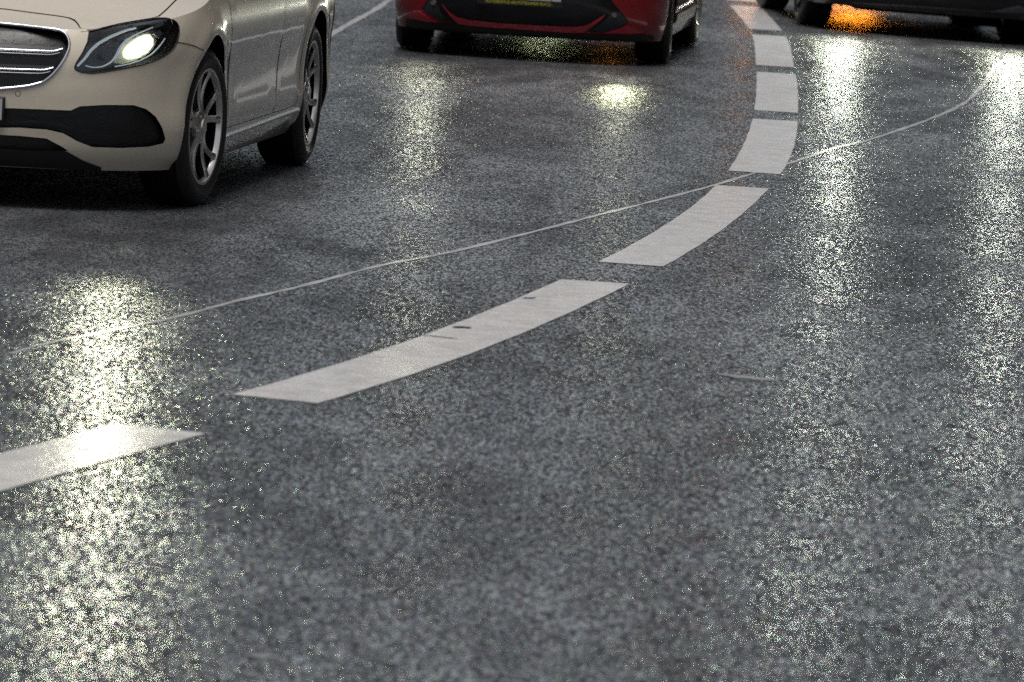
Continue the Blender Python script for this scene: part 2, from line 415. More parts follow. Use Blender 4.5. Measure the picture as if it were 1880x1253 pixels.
# ------------------------------------------------------------------ car body solid
class Car:
    def __init__(s, name, loc, rz, spec, ry=0):
        s.root = empty(name, loc, rz, ry); s.sp = spec
        s.mw = s.root.matrix_world.copy(); s.inv = s.mw.inverted(); s.build_solid()
    def build_solid(s):
        sp = s.sp; F, T, U, zb, zt, H = sp['F'], sp['T'], sp['U'], sp['zb'], sp['zt'], sp['H']
        Lf_, n1, Lr, n2 = sp['Lf'], sp['nf'], sp['Lr'], sp['nr']
        nf, nside, nr = 34, sp.get('nside', 90), 14
        taus = [0, .03, .07] + [.07 + .93 * k / 34 for k in range(1, 35)]
        v_side0, v_side1 = F(.5) + Lf_, T(.5) - Lr
        def pt(i, tau):
            w0 = zb + (sp['znom'] - zb) * tau
            if i < nf:
                th = math.pi / 2 * (i / nf); u = math.sin(th)**(2 / n1); c = math.cos(th)**(2 / n1)
                f = F(w0); v = f + (v_side0 - f) * (1 - c)
            elif i <= nf + nside:
                u = 1; v = v_side0 + (v_side1 - v_side0) * (i - nf) / nside
            else:
                th = math.pi / 2 * (1 - (i - nf - nside) / nr); u = max(0, math.sin(th))**(2 / n2); c = math.cos(th)**(2 / n2)
                tt = T(w0); v = tt - (tt - v_side1) * (1 - c)
            w = zb + (zt(v) - zb) * tau
            uu = u * U(w, v)
            return uu, v, w
        m = nf + nside + nr + 1
        N = 2 * (m - 1); vs, fs = [], []
        def ring(fn):
            base = len(vs); right = [fn(i) for i in range(m)]
            for p in right: vs.append(p)
            for p in right[-2:0:-1]: vs.append((-p[0], p[1], p[2]))
            return base
        rings = []
        v0c, v1c = F(.5) + sp['cap'], T(.5) - .7
        for r in (1., .5):
            def fb(i, r=r):
                u, v, w = pt(i, 0); vc = min(max(v, v0c), v1c); return (u * (1 - r), v + (vc - v) * r, w)
            rings.append(ring(fb))
        for tau in taus: rings.append(ring(lambda i, tau=tau: pt(i, tau)))
        for r in (.03, .07, .12, .2, .3, .4, .5, .6, .7, .8, .9, 1.):
            def ft(i, r=r):
                u, v, w = pt(i, 1.); vc = min(max(v, v0c), v1c); v2 = v + (vc - v) * r
                g = 1 - (1 - r)**sp.get('gp', 2.4)
                return (u * (1 - r), v2, w + (max(H(v2), w + .01) - w) * g)
            rings.append(ring(ft))
        for a, b_ in zip(rings, rings[1:]):
            for i in range(N):
                j = (i + 1) % N; fs.append((a + i, a + j, b_ + j, b_ + i))
        me = bpy.data.meshes.new('solid'); me.from_pydata(vs, [], fs)
        bm = bmesh.new(); bm.from_mesh(me); bmesh.ops.remove_doubles(bm, verts=bm.verts, dist=1e-5)
        bmesh.ops.dissolve_degenerate(bm, dist=1e-6, edges=bm.edges)
        bmesh.ops.recalc_face_normals(bm, faces=bm.faces)
        s.bvh = BVHTree.FromBMesh(bm)
        for f in bm.faces:
            if f.calc_center_median().z < zb + .001: f.material_index = 1
        bm.to_mesh(me); bm.free(); s.me = me; s.cuts = []
    def ray_local(s, o, d):
        h = s.bvh.ray_cast(o, d)
        if h[0] is None: return None
        nrm = h[1] if h[1].dot(d) < 0 else -h[1]
        return h[0], nrm
    def px(s, x, y):
        o, d = px_ray(x, y); o = s.inv @ o; d = (s.inv.to_3x3() @ d).normalized()
        return s.ray_local(o, d)
    def px_safe(s, x, y):
        h = s.px(x, y)
        if h is None:
            o, d = px_ray(x, y); o = s.inv @ o; d = (s.inv.to_3x3() @ d).normalized()
            best = None
            for k in range(400):
                q = s.bvh.find_nearest(o + d * (o.length - 4 + k * .02))
                if q[0] is not None and (best is None or q[3] < best[3]): best = q
            return best[0], best[1]
        return h
    def side(s, v, w):      # onto the left flank from outside
        return s.ray_local(Vector((3, v, w)), Vector((-1, 0, 0)))
    def top(s, u, v):
        return s.ray_local(Vector((u, v, 3)), Vector((0, 0, -1)))
    def front(s, u, w):
        return s.ray_local(Vector((u, -6, w)), Vector((0, 1, 0)))
    def patch(s, poly, off=.002, rings=8, fn=None, step=6., flip=False, back=None, mirror=False, centre=None, dirn=None):
        """surface patch that follows the body under a 2D outline; with back it is a closed solid"""
        fn = fn or s.px_safe
        P = dens([Vector(q) for q in poly], step); n = len(P)
        c = Vector(centre) if centre else sum(P, Vector((0, 0))) / n
        vs, fs = [], []
        def layer(o_):
            base = len(vs)
            h = fn(c.x, c.y); vs.append(h[0] + (dirn or h[1]) * o_)
            for k in range(1, rings + 1):
                for p in P:
                    q = c + (p - c) * (k / rings); h = fn(q.x, q.y)
                    vs.append(h[0] + (dirn or h[1]) * o_)
            return base
        def faces(b0, rev):
            out = []
            for i in range(n): out.append((b0, b0 + 1 + i, b0 + 1 + (i + 1) % n))
            for k in range(rings - 1):
                for i in range(n):
                    j = (i + 1) % n; a = b0 + 1 + k * n; b_ = a + n
                    out.append((a + i, b_ + i, b_ + j, a + j))
            return [f[::-1] for f in out] if rev else out
        b0 = layer(off); fs += faces(b0, False)
        if back is not None:
            b1 = layer(back); fs += faces(b1, True)
            ea, eb = b0 + 1 + (rings - 1) * n, b1 + 1 + (rings - 1) * n
            fs += [(ea + i, eb + i, eb + (i + 1) % n, ea + (i + 1) % n) for i in range(n)]
        if mirror: vs = [Vector((-v[0], v[1], v[2])) for v in vs]
        return vs, fs
    def strip(s, A, B, off=.002, n=40, m=6, fn=None):
        """surface strip between two polylines given in the same 2D frame"""
        fn = fn or s.px_safe
        def res_(P):
            P = [Vector(p) for p in P]; d = [0]
            for a, b_ in zip(P, P[1:]): d.append(d[-1] + (b_ - a).length)
            out = []
            for i in range(n + 1):
                t = d[-1] * i / n; k = 0
                while k < len(P) - 2 and d[k + 1] < t: k += 1
                out.append(P[k] + (P[k + 1] - P[k]) * ((t - d[k]) / max(1e-9, d[k + 1] - d[k])))
            return out
        A, B = res_(A), res_(B); vs = []
        for a, b_ in zip(A, B):
            for j in range(m + 1):
                q = a + (b_ - a) * (j / m); h = fn(q.x, q.y); vs.append(h[0] + h[1] * off)
        w = m + 1
        return vs, [(i * w + j, (i + 1) * w + j, (i + 1) * w + j + 1, i * w + j + 1) for i in range(n) for j in range(m)]
    def add(s, name, vf, mt, parent=None, ang=50, mir=False):
        o = mesh(name, vf[0], vf[1], parent or s.root, [mt] if not isinstance(mt, list) else mt, ang)
        if mir:
            v2 = [(-v[0], v[1], v[2]) for v in vf[0]]
            o2 = mesh(name, v2, vf[1], parent or s.root, [mt] if not isinstance(mt, list) else mt, ang)
            return o, o2
        return o
    def line(s, pts, r, off=0., fn=None, n=6, step=4, mirror=False, rfun=None):
        fn = fn or s.px_safe
        Q = []
        for a, b_ in zip(pts, pts[1:]):
            a, b_ = Vector(a), Vector(b_); k = max(1, int((b_ - a).length / step))
            Q += [a + (b_ - a) * (i / k) for i in range(k)]
        Q.append(Vector(pts[-1])); P = []
        for q in Q:
            h = fn(q.x, q.y); P.append(h[0] + h[1] * off)
        # light smoothing
        for _ in range(2):
            P = [P[0]] + [(P[i - 1] + P[i] * 2 + P[i + 1]) / 4 for i in range(1, len(P) - 1)] + [P[-1]]
        if mirror: P = [Vector((-p.x, p.y, p.z)) for p in P]
        return tube_vf(P, r, n, rfun=rfun)
    def cut(s, vf, mi=1): s.cuts.append((vf, mi))
    def finish(s, name, mats):
        o = bpy.data.objects.new('tmp', s.me); C.objects.link(o)
        for m_ in mats: s.me.materials.append(m_)
        tmp = []
        for vf, mi in s.cuts:
            me = bpy.data.meshes.new('cutter'); me.from_pydata([tuple(v) for v in vf[0]], [], vf[1])
            bm = bmesh.new(); bm.from_mesh(me); bmesh.ops.recalc_face_normals(bm, faces=bm.faces); bm.to_mesh(me); bm.free()
            for m_ in mats: me.materials.append(m_)
            for p in me.polygons: p.material_index = mi
            co = bpy.data.objects.new('cutter', me); C.objects.link(co); tmp.append(co)
            md = o.modifiers.new('b', 'BOOLEAN'); md.operation = 'DIFFERENCE'; md.solver = 'EXACT'; md.object = co
        bpy.context.view_layer.update()
        dg = bpy.context.evaluated_depsgraph_get()
        me2 = bpy.data.meshes.new_from_object(o.evaluated_get(dg))
        for x in tmp + [o]: bpy.data.objects.remove(x)
        mi_ = [p.material_index for p in me2.polygons]
        me2.materials.clear()
        for m_ in mats: me2.materials.append(m_)
        for p, q in zip(me2.polygons, mi_): p.material_index = q
        bm = bmesh.new(); bm.from_mesh(me2)          # the left half is cut, the right half mirrors it
        bmesh.ops.bisect_plane(bm, geom=bm.verts[:] + bm.edges[:] + bm.faces[:], plane_co=(0, 0, 0), plane_no=(-1, 0, 0), clear_outer=True)
        g2 = bmesh.ops.duplicate(bm, geom=bm.verts[:] + bm.edges[:] + bm.faces[:])['geom']
        nv = [q for q in g2 if isinstance(q, bmesh.types.BMVert)]; nf_ = [q for q in g2 if isinstance(q, bmesh.types.BMFace)]
        for q in nv: q.co.x = -q.co.x
        bmesh.ops.reverse_faces(bm, faces=nf_)
        bmesh.ops.remove_doubles(bm, verts=bm.verts, dist=1e-5)
        bm.to_mesh(me2); bm.free()
        return link(name, me2, s.root, None, 32)

def cyl_vf(u0, u1, v, w, r, n=72):
    vs = []
    for u in (u0, u1):
        for k in range(n):
            a = 2 * math.pi * k / n; vs.append((u, v + r * math.cos(a), w + r * math.sin(a)))
    fs = [tuple(range(n)), tuple(range(n, 2 * n))[::-1]] + [(k, n + k, n + (k + 1) % n, (k + 1) % n) for k in range(n)]
    return vs, fs

def wheel(car, u, v, r, width, rim_r, style, steer=0., spin=0., side=1, mats=('tyre', 'alloy')):
    """u is the centre of the tread; the outer face looks along +x before mirroring"""
    root = bpy.data.objects.new('wheel', None); C.objects.link(root); root.parent = car.root
    root.location = (u, v, r - .004); root.rotation_euler = (0, 0, steer)
    sgn = side
    def place(vf, a=0.):
        out = []
        c, s_ = math.cos(a), math.sin(a)
        for x, y, z in vf[0]: out.append((sgn * x, y * c - z * s_, y * s_ + z * c))
        return out, vf[1]
    h = width / 2; sw = r - rim_r
    prof = [(-h + .012, rim_r - .004), (-h - .002, rim_r + .25 * sw), (-h - .006, rim_r + .5 * sw), (-h + .004, r - .028), (-h + .018, r - .008), (-h + .035, r - .002)]
    for g in (-.30, -.1, .1, .30):
        gx = g * width; prof += [(gx - .006, r), (gx - .004, r - .008), (gx + .004, r - .008), (gx + .006, r)]
    prof += [(h - .035, r - .002), (h - .018, r - .008), (h - .004, r - .028), (h + .006, rim_r + .5 * sw), (h + .004, rim_r + .28 * sw), (h + .0005, rim_r + .24 * sw), (h, rim_r + .12 * sw), (h - .012, rim_r - .004)]
    tv = place(lathe_vf(prof, 96)); t_ = mesh('tyre', tv[0], tv[1], root, [M[mats[0]]], 50)
    rp = [(h - .010, rim_r + .006), (h - .002, rim_r + .004), (h - .003, rim_r - .006), (h - .016, rim_r - .014), (h - .024, rim_r - .016), (h - .022, rim_r - .004)]
    bv_ = place(lathe_vf([(h - .0235, rim_r - .0165), (-h + .03, rim_r - .03), (-h + .012, rim_r), (h - .0235, rim_r - .008)], 64)); mesh('rim_barrel', bv_[0], bv_[1], root, [M['dark']], 40)
    parts = [lathe_vf(rp, 96)]
    # spokes
    def spoke(a0, a1, w0, w1, d0, d1, th=.022, hub=.055, bow=.015):
        vs, fs = [], []; n = 10
        for i in range(n + 1):
            f = i / n; rad = hub + (rim_r - .010 - hub) * f; a = a0 + (a1 - a0) * f**1.3
            x = d0 + (d1 - d0) * f - bow * math.sin(math.pi * f); w = (w0 + (w1 - w0) * f) * (1 + .35 * max(0, f - .8) * 5)
            for (dx, dt) in ((0, -.5), (.006, -.3), (.006, .3), (0, .5), (-th, .36), (-th, -.36)):
                tx, ty = math.cos(a), math.sin(a)
                vs.append((x + dx, rad * tx - dt * w * ty, rad * ty + dt * w * tx))
        for i in range(n):
            for k in range(6): fs.append((i * 6 + k, i * 6 + (k + 1) % 6, (i + 1) * 6 + (k + 1) % 6, (i + 1) * 6 + k))
        fs.append(tuple(range(6))[::-1]); fs.append(tuple(n * 6 + k for k in range(6)))
        return vs, fs
    dface = h - .012
    sp_ = []
    if style == 'twin5':
        for k in range(5):
            a = spin + k * 2 * math.pi / 5
            sp_.append(spoke(a - .12, a - .27, .034, .028, dface - .012, dface))
            sp_.append(spoke(a + .12, a + .27, .034, .028, dface - .012, dface))
    elif style == 'thin10':
        for k in range(10):
            a = spin + k * 2 * math.pi / 10
            sp_.append(spoke(a, a + .16, .030, .016, dface - .02, dface, .02))
    else:
        for k in range(5):
            a = spin + k * 2 * math.pi / 5; sp_.append(spoke(a, a, .06, .045, dface - .01, dface))
    parts += sp_
    hubp = [(dface - .03, .0), (dface - .03, .075), (dface - .012, .072), (dface - .004, .055), (dface - .002, .034), (dface + .004, .031), (dface + .005, .0)]
    parts.append(lathe_vf(hubp, 32, closed=False))
    for k in range(5):
        a = spin + .63 + k * 2 * math.pi / 5
        q = lathe_vf([(dface - .012, 0), (dface - .012, .009), (dface - .003, .008), (dface - .003, 0)], 8, closed=False)
        parts.append(([(x, y + .052 * math.cos(a), z + .052 * math.sin(a)) for x, y, z in q[0]], q[1]))
    jv = place(join_vf(*parts)); mesh('rim', jv[0], jv[1], root, [M[mats[1]]], 40)
    dv = place(join_vf(lathe_vf([(h - .10, .0), (h - .10, .155), (h - .085, .155), (h - .085, 0)], 48, closed=False),
                       lathe_vf([(-h + .02, 0), (-h + .02, rim_r - .03), (-h + .03, rim_r - .03), (-h + .03, 0)], 48, closed=False)))
    mesh('brake_disc', dv[0], dv[1], root, [M['alloy_dark']], 40)
    return root

def headlight_beam(car, loc, power, col=(1., .98, .82), size=.10, spread=R(120), aim=(0, -1, -.02)):
    ld = bpy.data.lights.new('headlamp_beam', 'AREA'); ld.shape = 'DISK'; ld.size = size; ld.energy = power; ld.color = col; ld.spread = spread
    lo = bpy.data.objects.new('headlamp_beam', ld); C.objects.link(lo); lo.parent = car.root
    lo.location = loc; lo.rotation_euler = Vector((-aim[0], -aim[1], -aim[2])).to_track_quat('Z', 'Y').to_euler()
    return lo

def cabin(car, v0, v1, v2, v3, zd, zr, wd, wr, paint):
    """greenhouse: windscreen foot v0, roof front v1, roof rear v2, backlight foot v3"""
    pr = [(v0, zd, wd), (v0 + .02, zd + .03, wd - .01), (v1, zr - .03, wr), (v1 + .25, zr, wr - .02), (v2 - .3, zr - .01, wr - .02), (v2, zr - .06, wr - .02), (v3, zd, wd - .1)]
    vs, fs = [], []
    for (v, z, w) in pr:
        for k in range(9):
            g = k / 8 * 2 - 1; vs.append((w * g, v, z + .03 * (1 - g * g)))
    n = len(pr)
    for i in range(n - 1):
        for k in range(8): fs.append((i * 9 + k, i * 9 + k + 1, (i + 1) * 9 + k + 1, (i + 1) * 9 + k))
    low = len(vs)
    for sgn, k in ((-1, 0), (1, 8)):
        base = len(vs)
        for (v, z, w) in pr: vs.append((sgn * wd * .995, v, zd - .04))
        for i in range(n - 1): fs.append((i * 9 + k, (i + 1) * 9 + k, base + i + 1, base + i))
    o = mesh('greenhouse', vs, fs, car.root, [M['glass_dark'], paint], 30)
    for p in o.data.polygons:
        if p.normal.z > .93 and p.center.z > zr - .1: p.material_index = 1
        if p.normal.z < -.93 and p.center.z > zr - .1: p.material_index = 1
    return o

# ------------------------------------------------------------------ beige taxi (left)
merc_rz = math.atan2(-.113, .9936)
sedan = dict(
    F=cr_tab([(.15, -.77), (.22, -.825), (.32, -.845), (.45, -.85), (.55, -.845), (.65, -.83), (.72, -.79), (.80, -.72)]),
    T=cr_tab([(.15, 3.98), (.4, 4.06), (.6, 4.06), (.9, 4.0), (1.0, 3.95)]),
    U=None, zb=.165, znom=.76,
    zt=cr_tab([(-.9, .715), (-.7, .735), (-.4, .80), (0, .865), (.6, .90), (1.5, .93), (3.0, .98), (4.1, .96)]),
    H=cr_tab([(-.9, .78), (-.6, .83), (-.2, .90), (.3, .965), (.8, 1.0), (1.5, 1.02), (4.1, 1.03)]),
    Lf=.80, nf=2.35, Lr=.6, nr=2.6, cap=1.0, nside=110)
_Ug = cr_tab([(.15, .85), (.22, .892), (.33, .922), (.45, .918), (.58, .920), (.68, .930), (.76, .926), (.84, .910), (.92, .885), (1.0, .87)])
def U_sedan(w, v):
    u = _Ug(w)
    for vc in (0, 2.94):
        d = math.hypot(v - vc, w - .34); u += .014 * math.exp(-((d - .40) / .06)**2) if w > .2 else 0
    if v > 3.2: u -= .05 * ((v - 3.2) / .8)**2
    return u
sedan['U'] = U_sedan
merc = Car('beige_taxi', Vector((-2.233, 27.337, 0)), merc_rz, sedan)
tag(merc.root, 'beige taxi sedan with a lit headlamp and chrome grille at the left edge', 'car')
for vv in (0, 2.94):
    merc.cut(cyl_vf(.58, 1.1, vv, .345, .372), 1)
    merc.cut(cyl_vf(-.6, .6, vv, .30, .25), 1)
Z1 = lambda pts: [(x / 2.9375, y / 2.9375) for x, y in pts]
Z2 = lambda pts: [(x / 5.529, y / 5.529) for x, y in pts]
grille = Z2([(-760, 178), (-400, 205), (0, 245), (200, 262), (400, 285), (600, 308), (650, 330), (690, 385), (705, 440), (695, 510), (650, 600), (590, 690), (520, 770), (430, 840), (300, 875), (150, 893), (0, 905), (-400, 915), (-760, 905)])
headl = Z2([(905, 320), (1000, 300), (1200, 250), (1400, 215), (1600, 185), (1700, 185), (1780, 215), (1815, 260), (1820, 330), (1800, 430), (1760, 500), (1690, 560), (1600, 610), (1450, 660), (1250, 700), (1050, 735), (930, 748), (820, 735), (750, 700), (780, 630), (840, 540), (890, 430)])
intake = Z1([(-400, 560), (0, 583), (200, 590), (380, 597), (430, 575), (560, 567), (720, 568), (790, 590), (840, 630), (875, 690), (892, 750), (880, 775), (800, 793), (650, 800), (500, 795), (420, 765), (340, 720), (250, 700), (100, 690), (0, 690), (-400, 672)])
lower = Z1([(-400, 700), (0, 728), (120, 735), (250, 748), (330, 790), (370, 815), (200, 822), (0, 812), (-400, 795)])
if __name__ == '__main__':
    import os
    if os.environ.get('DBG'):
        for nm, P in (('grille', grille), ('headl', headl), ('intake', intake), ('lower', lower)):
            print(nm, [tuple(round(c, 3) for c in merc.px_safe(*q)[0]) for q in P[::2]])
for P, bk in ((grille, -.06), (headl, -.075), (intake, -.05), (lower, -.05)):
    merc.cut(merc.patch(P, .05, 6, back=bk, dirn=None if P is headl else Vector((0, -1, 0))), 1)
merc.finish('body', [M['ivory'], M['dark']])
for (uu, vv, st, spn, sd) in ((.812, 0, -.12, .35, 1), (-.812, 0, -.12, .1, -1), (.812, 2.94, 0, .75, 1), (-.812, 2.94, 0, .2, -1)):
    wheel(merc, uu, vv, .336, .213, .240, 'twin5', st, spn, sd)
cabin(merc, .75, 1.55, 3.1, 3.7, .97, 1.46, .80, .58, M['ivory'])
def mirror_vf(vf): return [(-v[0], v[1], v[2]) for v in vf[0]], [f[::-1] for f in vf[1]]
def both(vf): return join_vf(vf, mirror_vf(vf))
def to_uv(P):
    return [(h[0].x, h[0].y) for h in (merc.px_safe(*q) for q in P)]
# bonnet: follows the traced shut line, then runs back to the windscreen foot
hood_px = Z2([(0, 90), (300, 130), (500, 155), (700, 182), (760, 205), (800, 260), (822, 325), (905, 316), (1000, 297), (1200, 247), (1400, 212), (1600, 182), (1700, 92), (1790, 0)])
hs_ = to_uv(hood_px); front_v = hs_[0][1] - .012
right = [(0, front_v - .012)] + hs_ + [(hs_[-1][0] + .02, hs_[-1][1] + .25), (.74, .66), (.45, .62), (0, .60)]
hood_poly = right + [(-u, v) for u, v in right[-2:0:-1]]
hood = merc.add('bonnet', merc.patch(hood_poly, .0022, 26, merc.top, .02, centre=(0, .57)), M['ivory'])
hl = [(u, v) for u, v in hood_poly] + [hood_poly[0]]
merc.add('bonnet_gap', merc.line(hl, .0032, .0005, merc.top, 6, .02), M['seam'], hood)
# doors
gb, gt = merc.px_safe(500, 208)[0], merc.px_safe(524, 2)[0]
d0 = [(.50, .30), (gb.y, .30), (gt.y, .90), (.44, .90)]
d1 = [(gb.y + .006, .30), (2.46, .30), (2.50, .50), (2.60, .66), (2.72, .74), (2.72, .90), (gt.y + .006, .90)]
for sg in (1, -1):
    for P in (d0, d1):
        f_ = merc.patch(P, .0015, 8, merc.side, .06); l_ = merc.line(P + [P[0]], .0022, .0004, merc.side, 6, .04)
        if sg < 0: f_, l_ = mirror_vf(f_), mirror_vf(l_)
        d_ = merc.add('door', f_, M['ivory']); merc.add('door_gap', l_, M['seam'], d_)
# sill strip
h0, h1 = merc.px_safe(404, 255)[0], merc.px_safe(546, 203)[0]
sl = merc.line([(h0.y, h0.z), (h1.y, h1.z + .002)], .0115, .001, merc.side, 10, .06)
merc.add('sill_trim', sl, M['satin'], mir=True)
# wing to bumper joint
wj = merc.line(Z1([(955, 229), (1000, 236), (1040, 245), (1097, 272)]), .0018, .0004)
merc.add('bumper_joint', wj, M['seam'], mir=True)
# grille
gback = merc.patch(grille, -.045, 6, dirn=Vector((0, -1, 0))); gr = merc.add('grille', both(gback), M['mesh_black'])
go = [q for q in grille if q[0] > -35]
frm = merc.line([(-135, 33)] + go[2:] + [(-135, 165.5)] if False else [(-55, 38.5)] + go[1:] + [(-55, 165)], .0075, .001, n=8)
merc.add('grille_frame', both(frm), M['chrome'], gr)
for ya, yb, xe in ((486, 512, 640), (702, 716, 545)):
    bar = merc.line(Z2([(-300, ya - 13), (0, ya), (xe - 90, yb), (xe, yb - 26)]), .0052, -.014, n=8)
    thin = merc.line(Z2([(-300, ya + 19), (0, ya + 32), (xe - 110, yb + 32), (xe - 30, yb + 12)]), .0022, -.016, n=6)
    led = merc.strip(Z2([(-300, ya - 71), (0, ya - 58), (xe + 10, yb - 50)]), Z2([(-300, ya - 21), (0, ya - 8), (xe - 20, yb - 14)]), -.018, 30, 2)
    merc.add('grille_bar', both(join_vf(bar, thin)), M['chrome'], gr)
    merc.add('grille_ledge', both(led), M['ledge'], gr)
# intakes
it = merc.add('lower_intake', both(merc.patch(intake, -.038, 6, dirn=Vector((0, -1, 0)))), M['mesh_black'])
lt = merc.add('lower_slot', both(merc.patch(lower, -.038, 5, dirn=Vector((0, -1, 0)))), M['black_plastic'])
va = merc.strip(Z1([(-160, 790), (0, 801), (200, 814), (352, 812), (450, 866), (545, 901)]), Z1([(-160, 886), (0, 892), (200, 903), (360, 911), (450, 915), (545, 917)]), .004, 30, 5)
merc.add('valance', both(va), M['black_plastic'])
# parking sensors
c0 = merc.px_safe(33, 172)[0]
ring = [(c0.x + .011 * math.cos(a * math.pi / 12), c0.z + .011 * math.sin(a * math.pi / 12)) for a in range(25)]
merc.add('parking_sensor', merc.line(ring, .0011, .0002, merc.front, 6, .004), M['seam'], mir=True)
# number plate
p0, p1 = merc.px_safe(11.5, 178)[0], merc.px_safe(11, 224)[0]
pu = p0.x; vv_ = min(merc.front(0, .42)[0].y, p0.y) - .012
fr_ = mesh('plate_frame', *box_vf(-pu, pu, vv_, vv_ + .02, p1.z, p0.z), merc.root, [M['plate_frame']])
bv = fr_.modifiers.new('bevel', 'BEVEL'); bv.width = .006; bv.segments = 3
pl = mesh('number_plate', *box_vf(-pu + .010, pu - .010, vv_ - .003, vv_ + .001, p1.z + .008, p0.z - .008), merc.root, [M['plate']])
# headlamps
rimline = merc.line(headl + [headl[0]], .0030, .0, n=6, step=3)
def head(mir):
    f = (lambda vf: mirror_vf(vf)) if mir else (lambda vf: vf)
    r_ = merc.add('headlight', f(merc.patch(headl, -.060, 8)), M['lamp_house'])
    merc.add('lens_gasket', f(rimline), M['seam'], r_)
    c1 = merc.line(Z2([(800, 670), (870, 590), (925, 505), (1000, 430), (1120, 358), (1280, 292), (1400, 264)]), .006, -.022, n=8, rfun=lambda t: .0034 + .0030 * math.sin(math.pi * min(1, t * .8 + .15)))
    c2 = merc.line(Z2([(880, 665), (960, 690), (1060, 680), (1150, 632), (1200, 560), (1240, 470), (1300, 395), (1400, 335), (1560, 268), (1690, 232)]), .004, -.020, n=8, rfun=lambda t: .0022 + .0035 * math.exp(-((t - .45) / .22)**2))
    c3 = merc.line(Z2([(1185, 680), (1300, 662), (1450, 620), (1560, 560), (1640, 480), (1705, 388)]), .0028, -.018, n=6)
    merc.add('light_guide', f(join_vf(c1, c2, c3)), M['drl'], r_)
    e1 = merc.patch(Z2([(1560, 262), (1660, 218), (1695, 238), (1600, 278)]), -.012, 3, step=3, back=-.02)
    e2 = merc.patch(Z2([(1585, 335), (1648, 290), (1676, 330), (1640, 382)]), -.018, 3, step=3, back=-.026)
    merc.add('side_reflector', f(join_vf(e1, e2)), M['reflector'], r_)
    bowl = merc.patch(Z2([(1200, 640), (1220, 560), (1270, 460), (1340, 390), (1450, 325), (1560, 295), (1640, 330), (1660, 410), (1630, 490), (1550, 570), (1440, 625), (1300, 655)]), -.045, 6, step=3)
    merc.add('reflector_bowl', f(bowl), M['bowl'], r_)
    lampq = merc.patch(Z2([(1308, 500), (1335, 440), (1410, 378), (1495, 330), (1560, 335), (1600, 385), (1600, 455), (1545, 530), (1450, 588), (1370, 602), (1322, 565)]), -.028, 5, step=3, back=-.036)
    merc.add('lamp', f(lampq), M['lamp_on'], r_)
    b2 = merc.patch(Z2([(1050, 540), (1060, 480), (1110, 455), (1160, 480), (1170, 545), (1130, 590), (1080, 590)]), -.035, 4, step=3, back=-.05)
    merc.add('turn_lamp', f(b2), M['dull_bulb'], r_)
    merc.add('lens_cover', f(merc.patch(headl, -.002, 10, back=-.0045)), M['lens'], r_)
head(False); head(True)
for sg in (1, -1): headlight_beam(merc, (sg * .66, -.70, .64), .40, (1., .98, .70), size=.18, spread=R(27), aim=(.17, -1, .03))

def front_lamps(car, tall=0.):
    for sg in (1, -1):
        P = [(.44, .655), (.50, .70), (.64, .765 + tall), (.80, .80 + tall), (.835, .78), (.80, .70), (.66, .65), (.54, .64)]
        P = [(sg * u, w) for u, w in P]
        cc = [(sg * .64 + .042 * math.cos(k * math.pi / 8), .70 + .042 * math.sin(k * math.pi / 8)) for k in range(16)]
        h_ = car.add('headlight', car.patch(P, .003, 5, car.front, .03, back=-.002), M['lamp_house'])
        car.add('lamp', car.patch(cc, .009, 3, car.front, .02, back=.002), M['lamp_far'], h_)
    car.add('upper_grille', car.patch([(-.38, .70), (-.30, .64), (.30, .64), (.38, .70), (.30, .735), (-.30, .735)], .003, 5, car.front, .03, back=-.002), M['gloss_black'])
# ------------------------------------------------------------------ red hatchback (middle)
red_rz = -.09
hatch = dict(
    F=cr_tab([(.15, -.80), (.25, -.86), (.35, -.875), (.5, -.87), (.65, -.84), (.78, -.76), (.9, -.7)]),
    T=cr_tab([(.15, 3.3), (.5, 3.38), (1.0, 3.3)]),
    U=None, zb=.155, znom=.82,
    zt=cr_tab([(-.9, .80), (-.5, .86), (0, .93), (1, .97), (3.3, 1.02)]),
    H=cr_tab([(-.9, .86), (-.3, .96), (.6, 1.05), (3.3, 1.08)]),
    Lf=.62, nf=2.5, Lr=.5, nr=2.8, cap=.9, nside=80)
_Uh = cr_tab([(.15, .84), (.25, .865), (.4, .880), (.6, .890), (.8, .895), (.95, .87)])
hatch['U'] = lambda w, v: _Uh(w)
redc = Car('red_hatchback', Vector((.03, 41.86, 0)), red_rz, hatch)
tag(redc.root, 'red hatchback in the middle with black lower grille and yellow lettered plate frame', 'car')
for vv in (0, 2.62):
    redc.cut(cyl_vf(.56, 1.1, vv, .335, .352), 1)
    redc.cut(cyl_vf(-.6, .6, vv, .28, .2), 1)
redc.finish('body', [M['red'], M['dark']])
for (uu, vv, sd) in ((.765, 0, 1), (-.765, 0, -1), (.765, 2.62, 1), (-.765, 2.62, -1)):
    wheel(redc, uu, vv, .323, .215, .235, 'thin10', 0.05 if vv == 0 else 0, .2, sd, ('tyre', 'alloy'))
cabin(redc, .5, 1.2, 2.6, 3.2, 1.03, 1.47, .76, .58, M['red'])
front_lamps(redc)
black_part = redc.strip([(815, -50), (1093, -34)], [(775, 16), (790, 28), (808, 38), (822, 40), (841, 44), (911, 51), (960, 54), (1018, 58), (1058, 61), (1083, 59), (1106, 61), (1144, 49), (1153, 42), (1153, 40)], .0015, 70, 12)
lg = redc.add('lower_grille', black_part, M['gloss_black'])
lip = redc.strip([(813.8, 7.7), (822, 19), (831, 25.5), (841, 31), (860.4, 35.7), (924, 42), (988, 45.5), (1035, 48), (1067, 48), (1083, 43), (1099, 33.5), (1109, 27)],
                 [(813, 9), (828.5, 30), (841, 42), (854, 45), (911.5, 50), (960, 53), (1018, 57.5), (1058, 59.7), (1072, 57.6), (1086.6, 48.5), (1100, 38.5), (1110, 28)], .010, 60, 4)
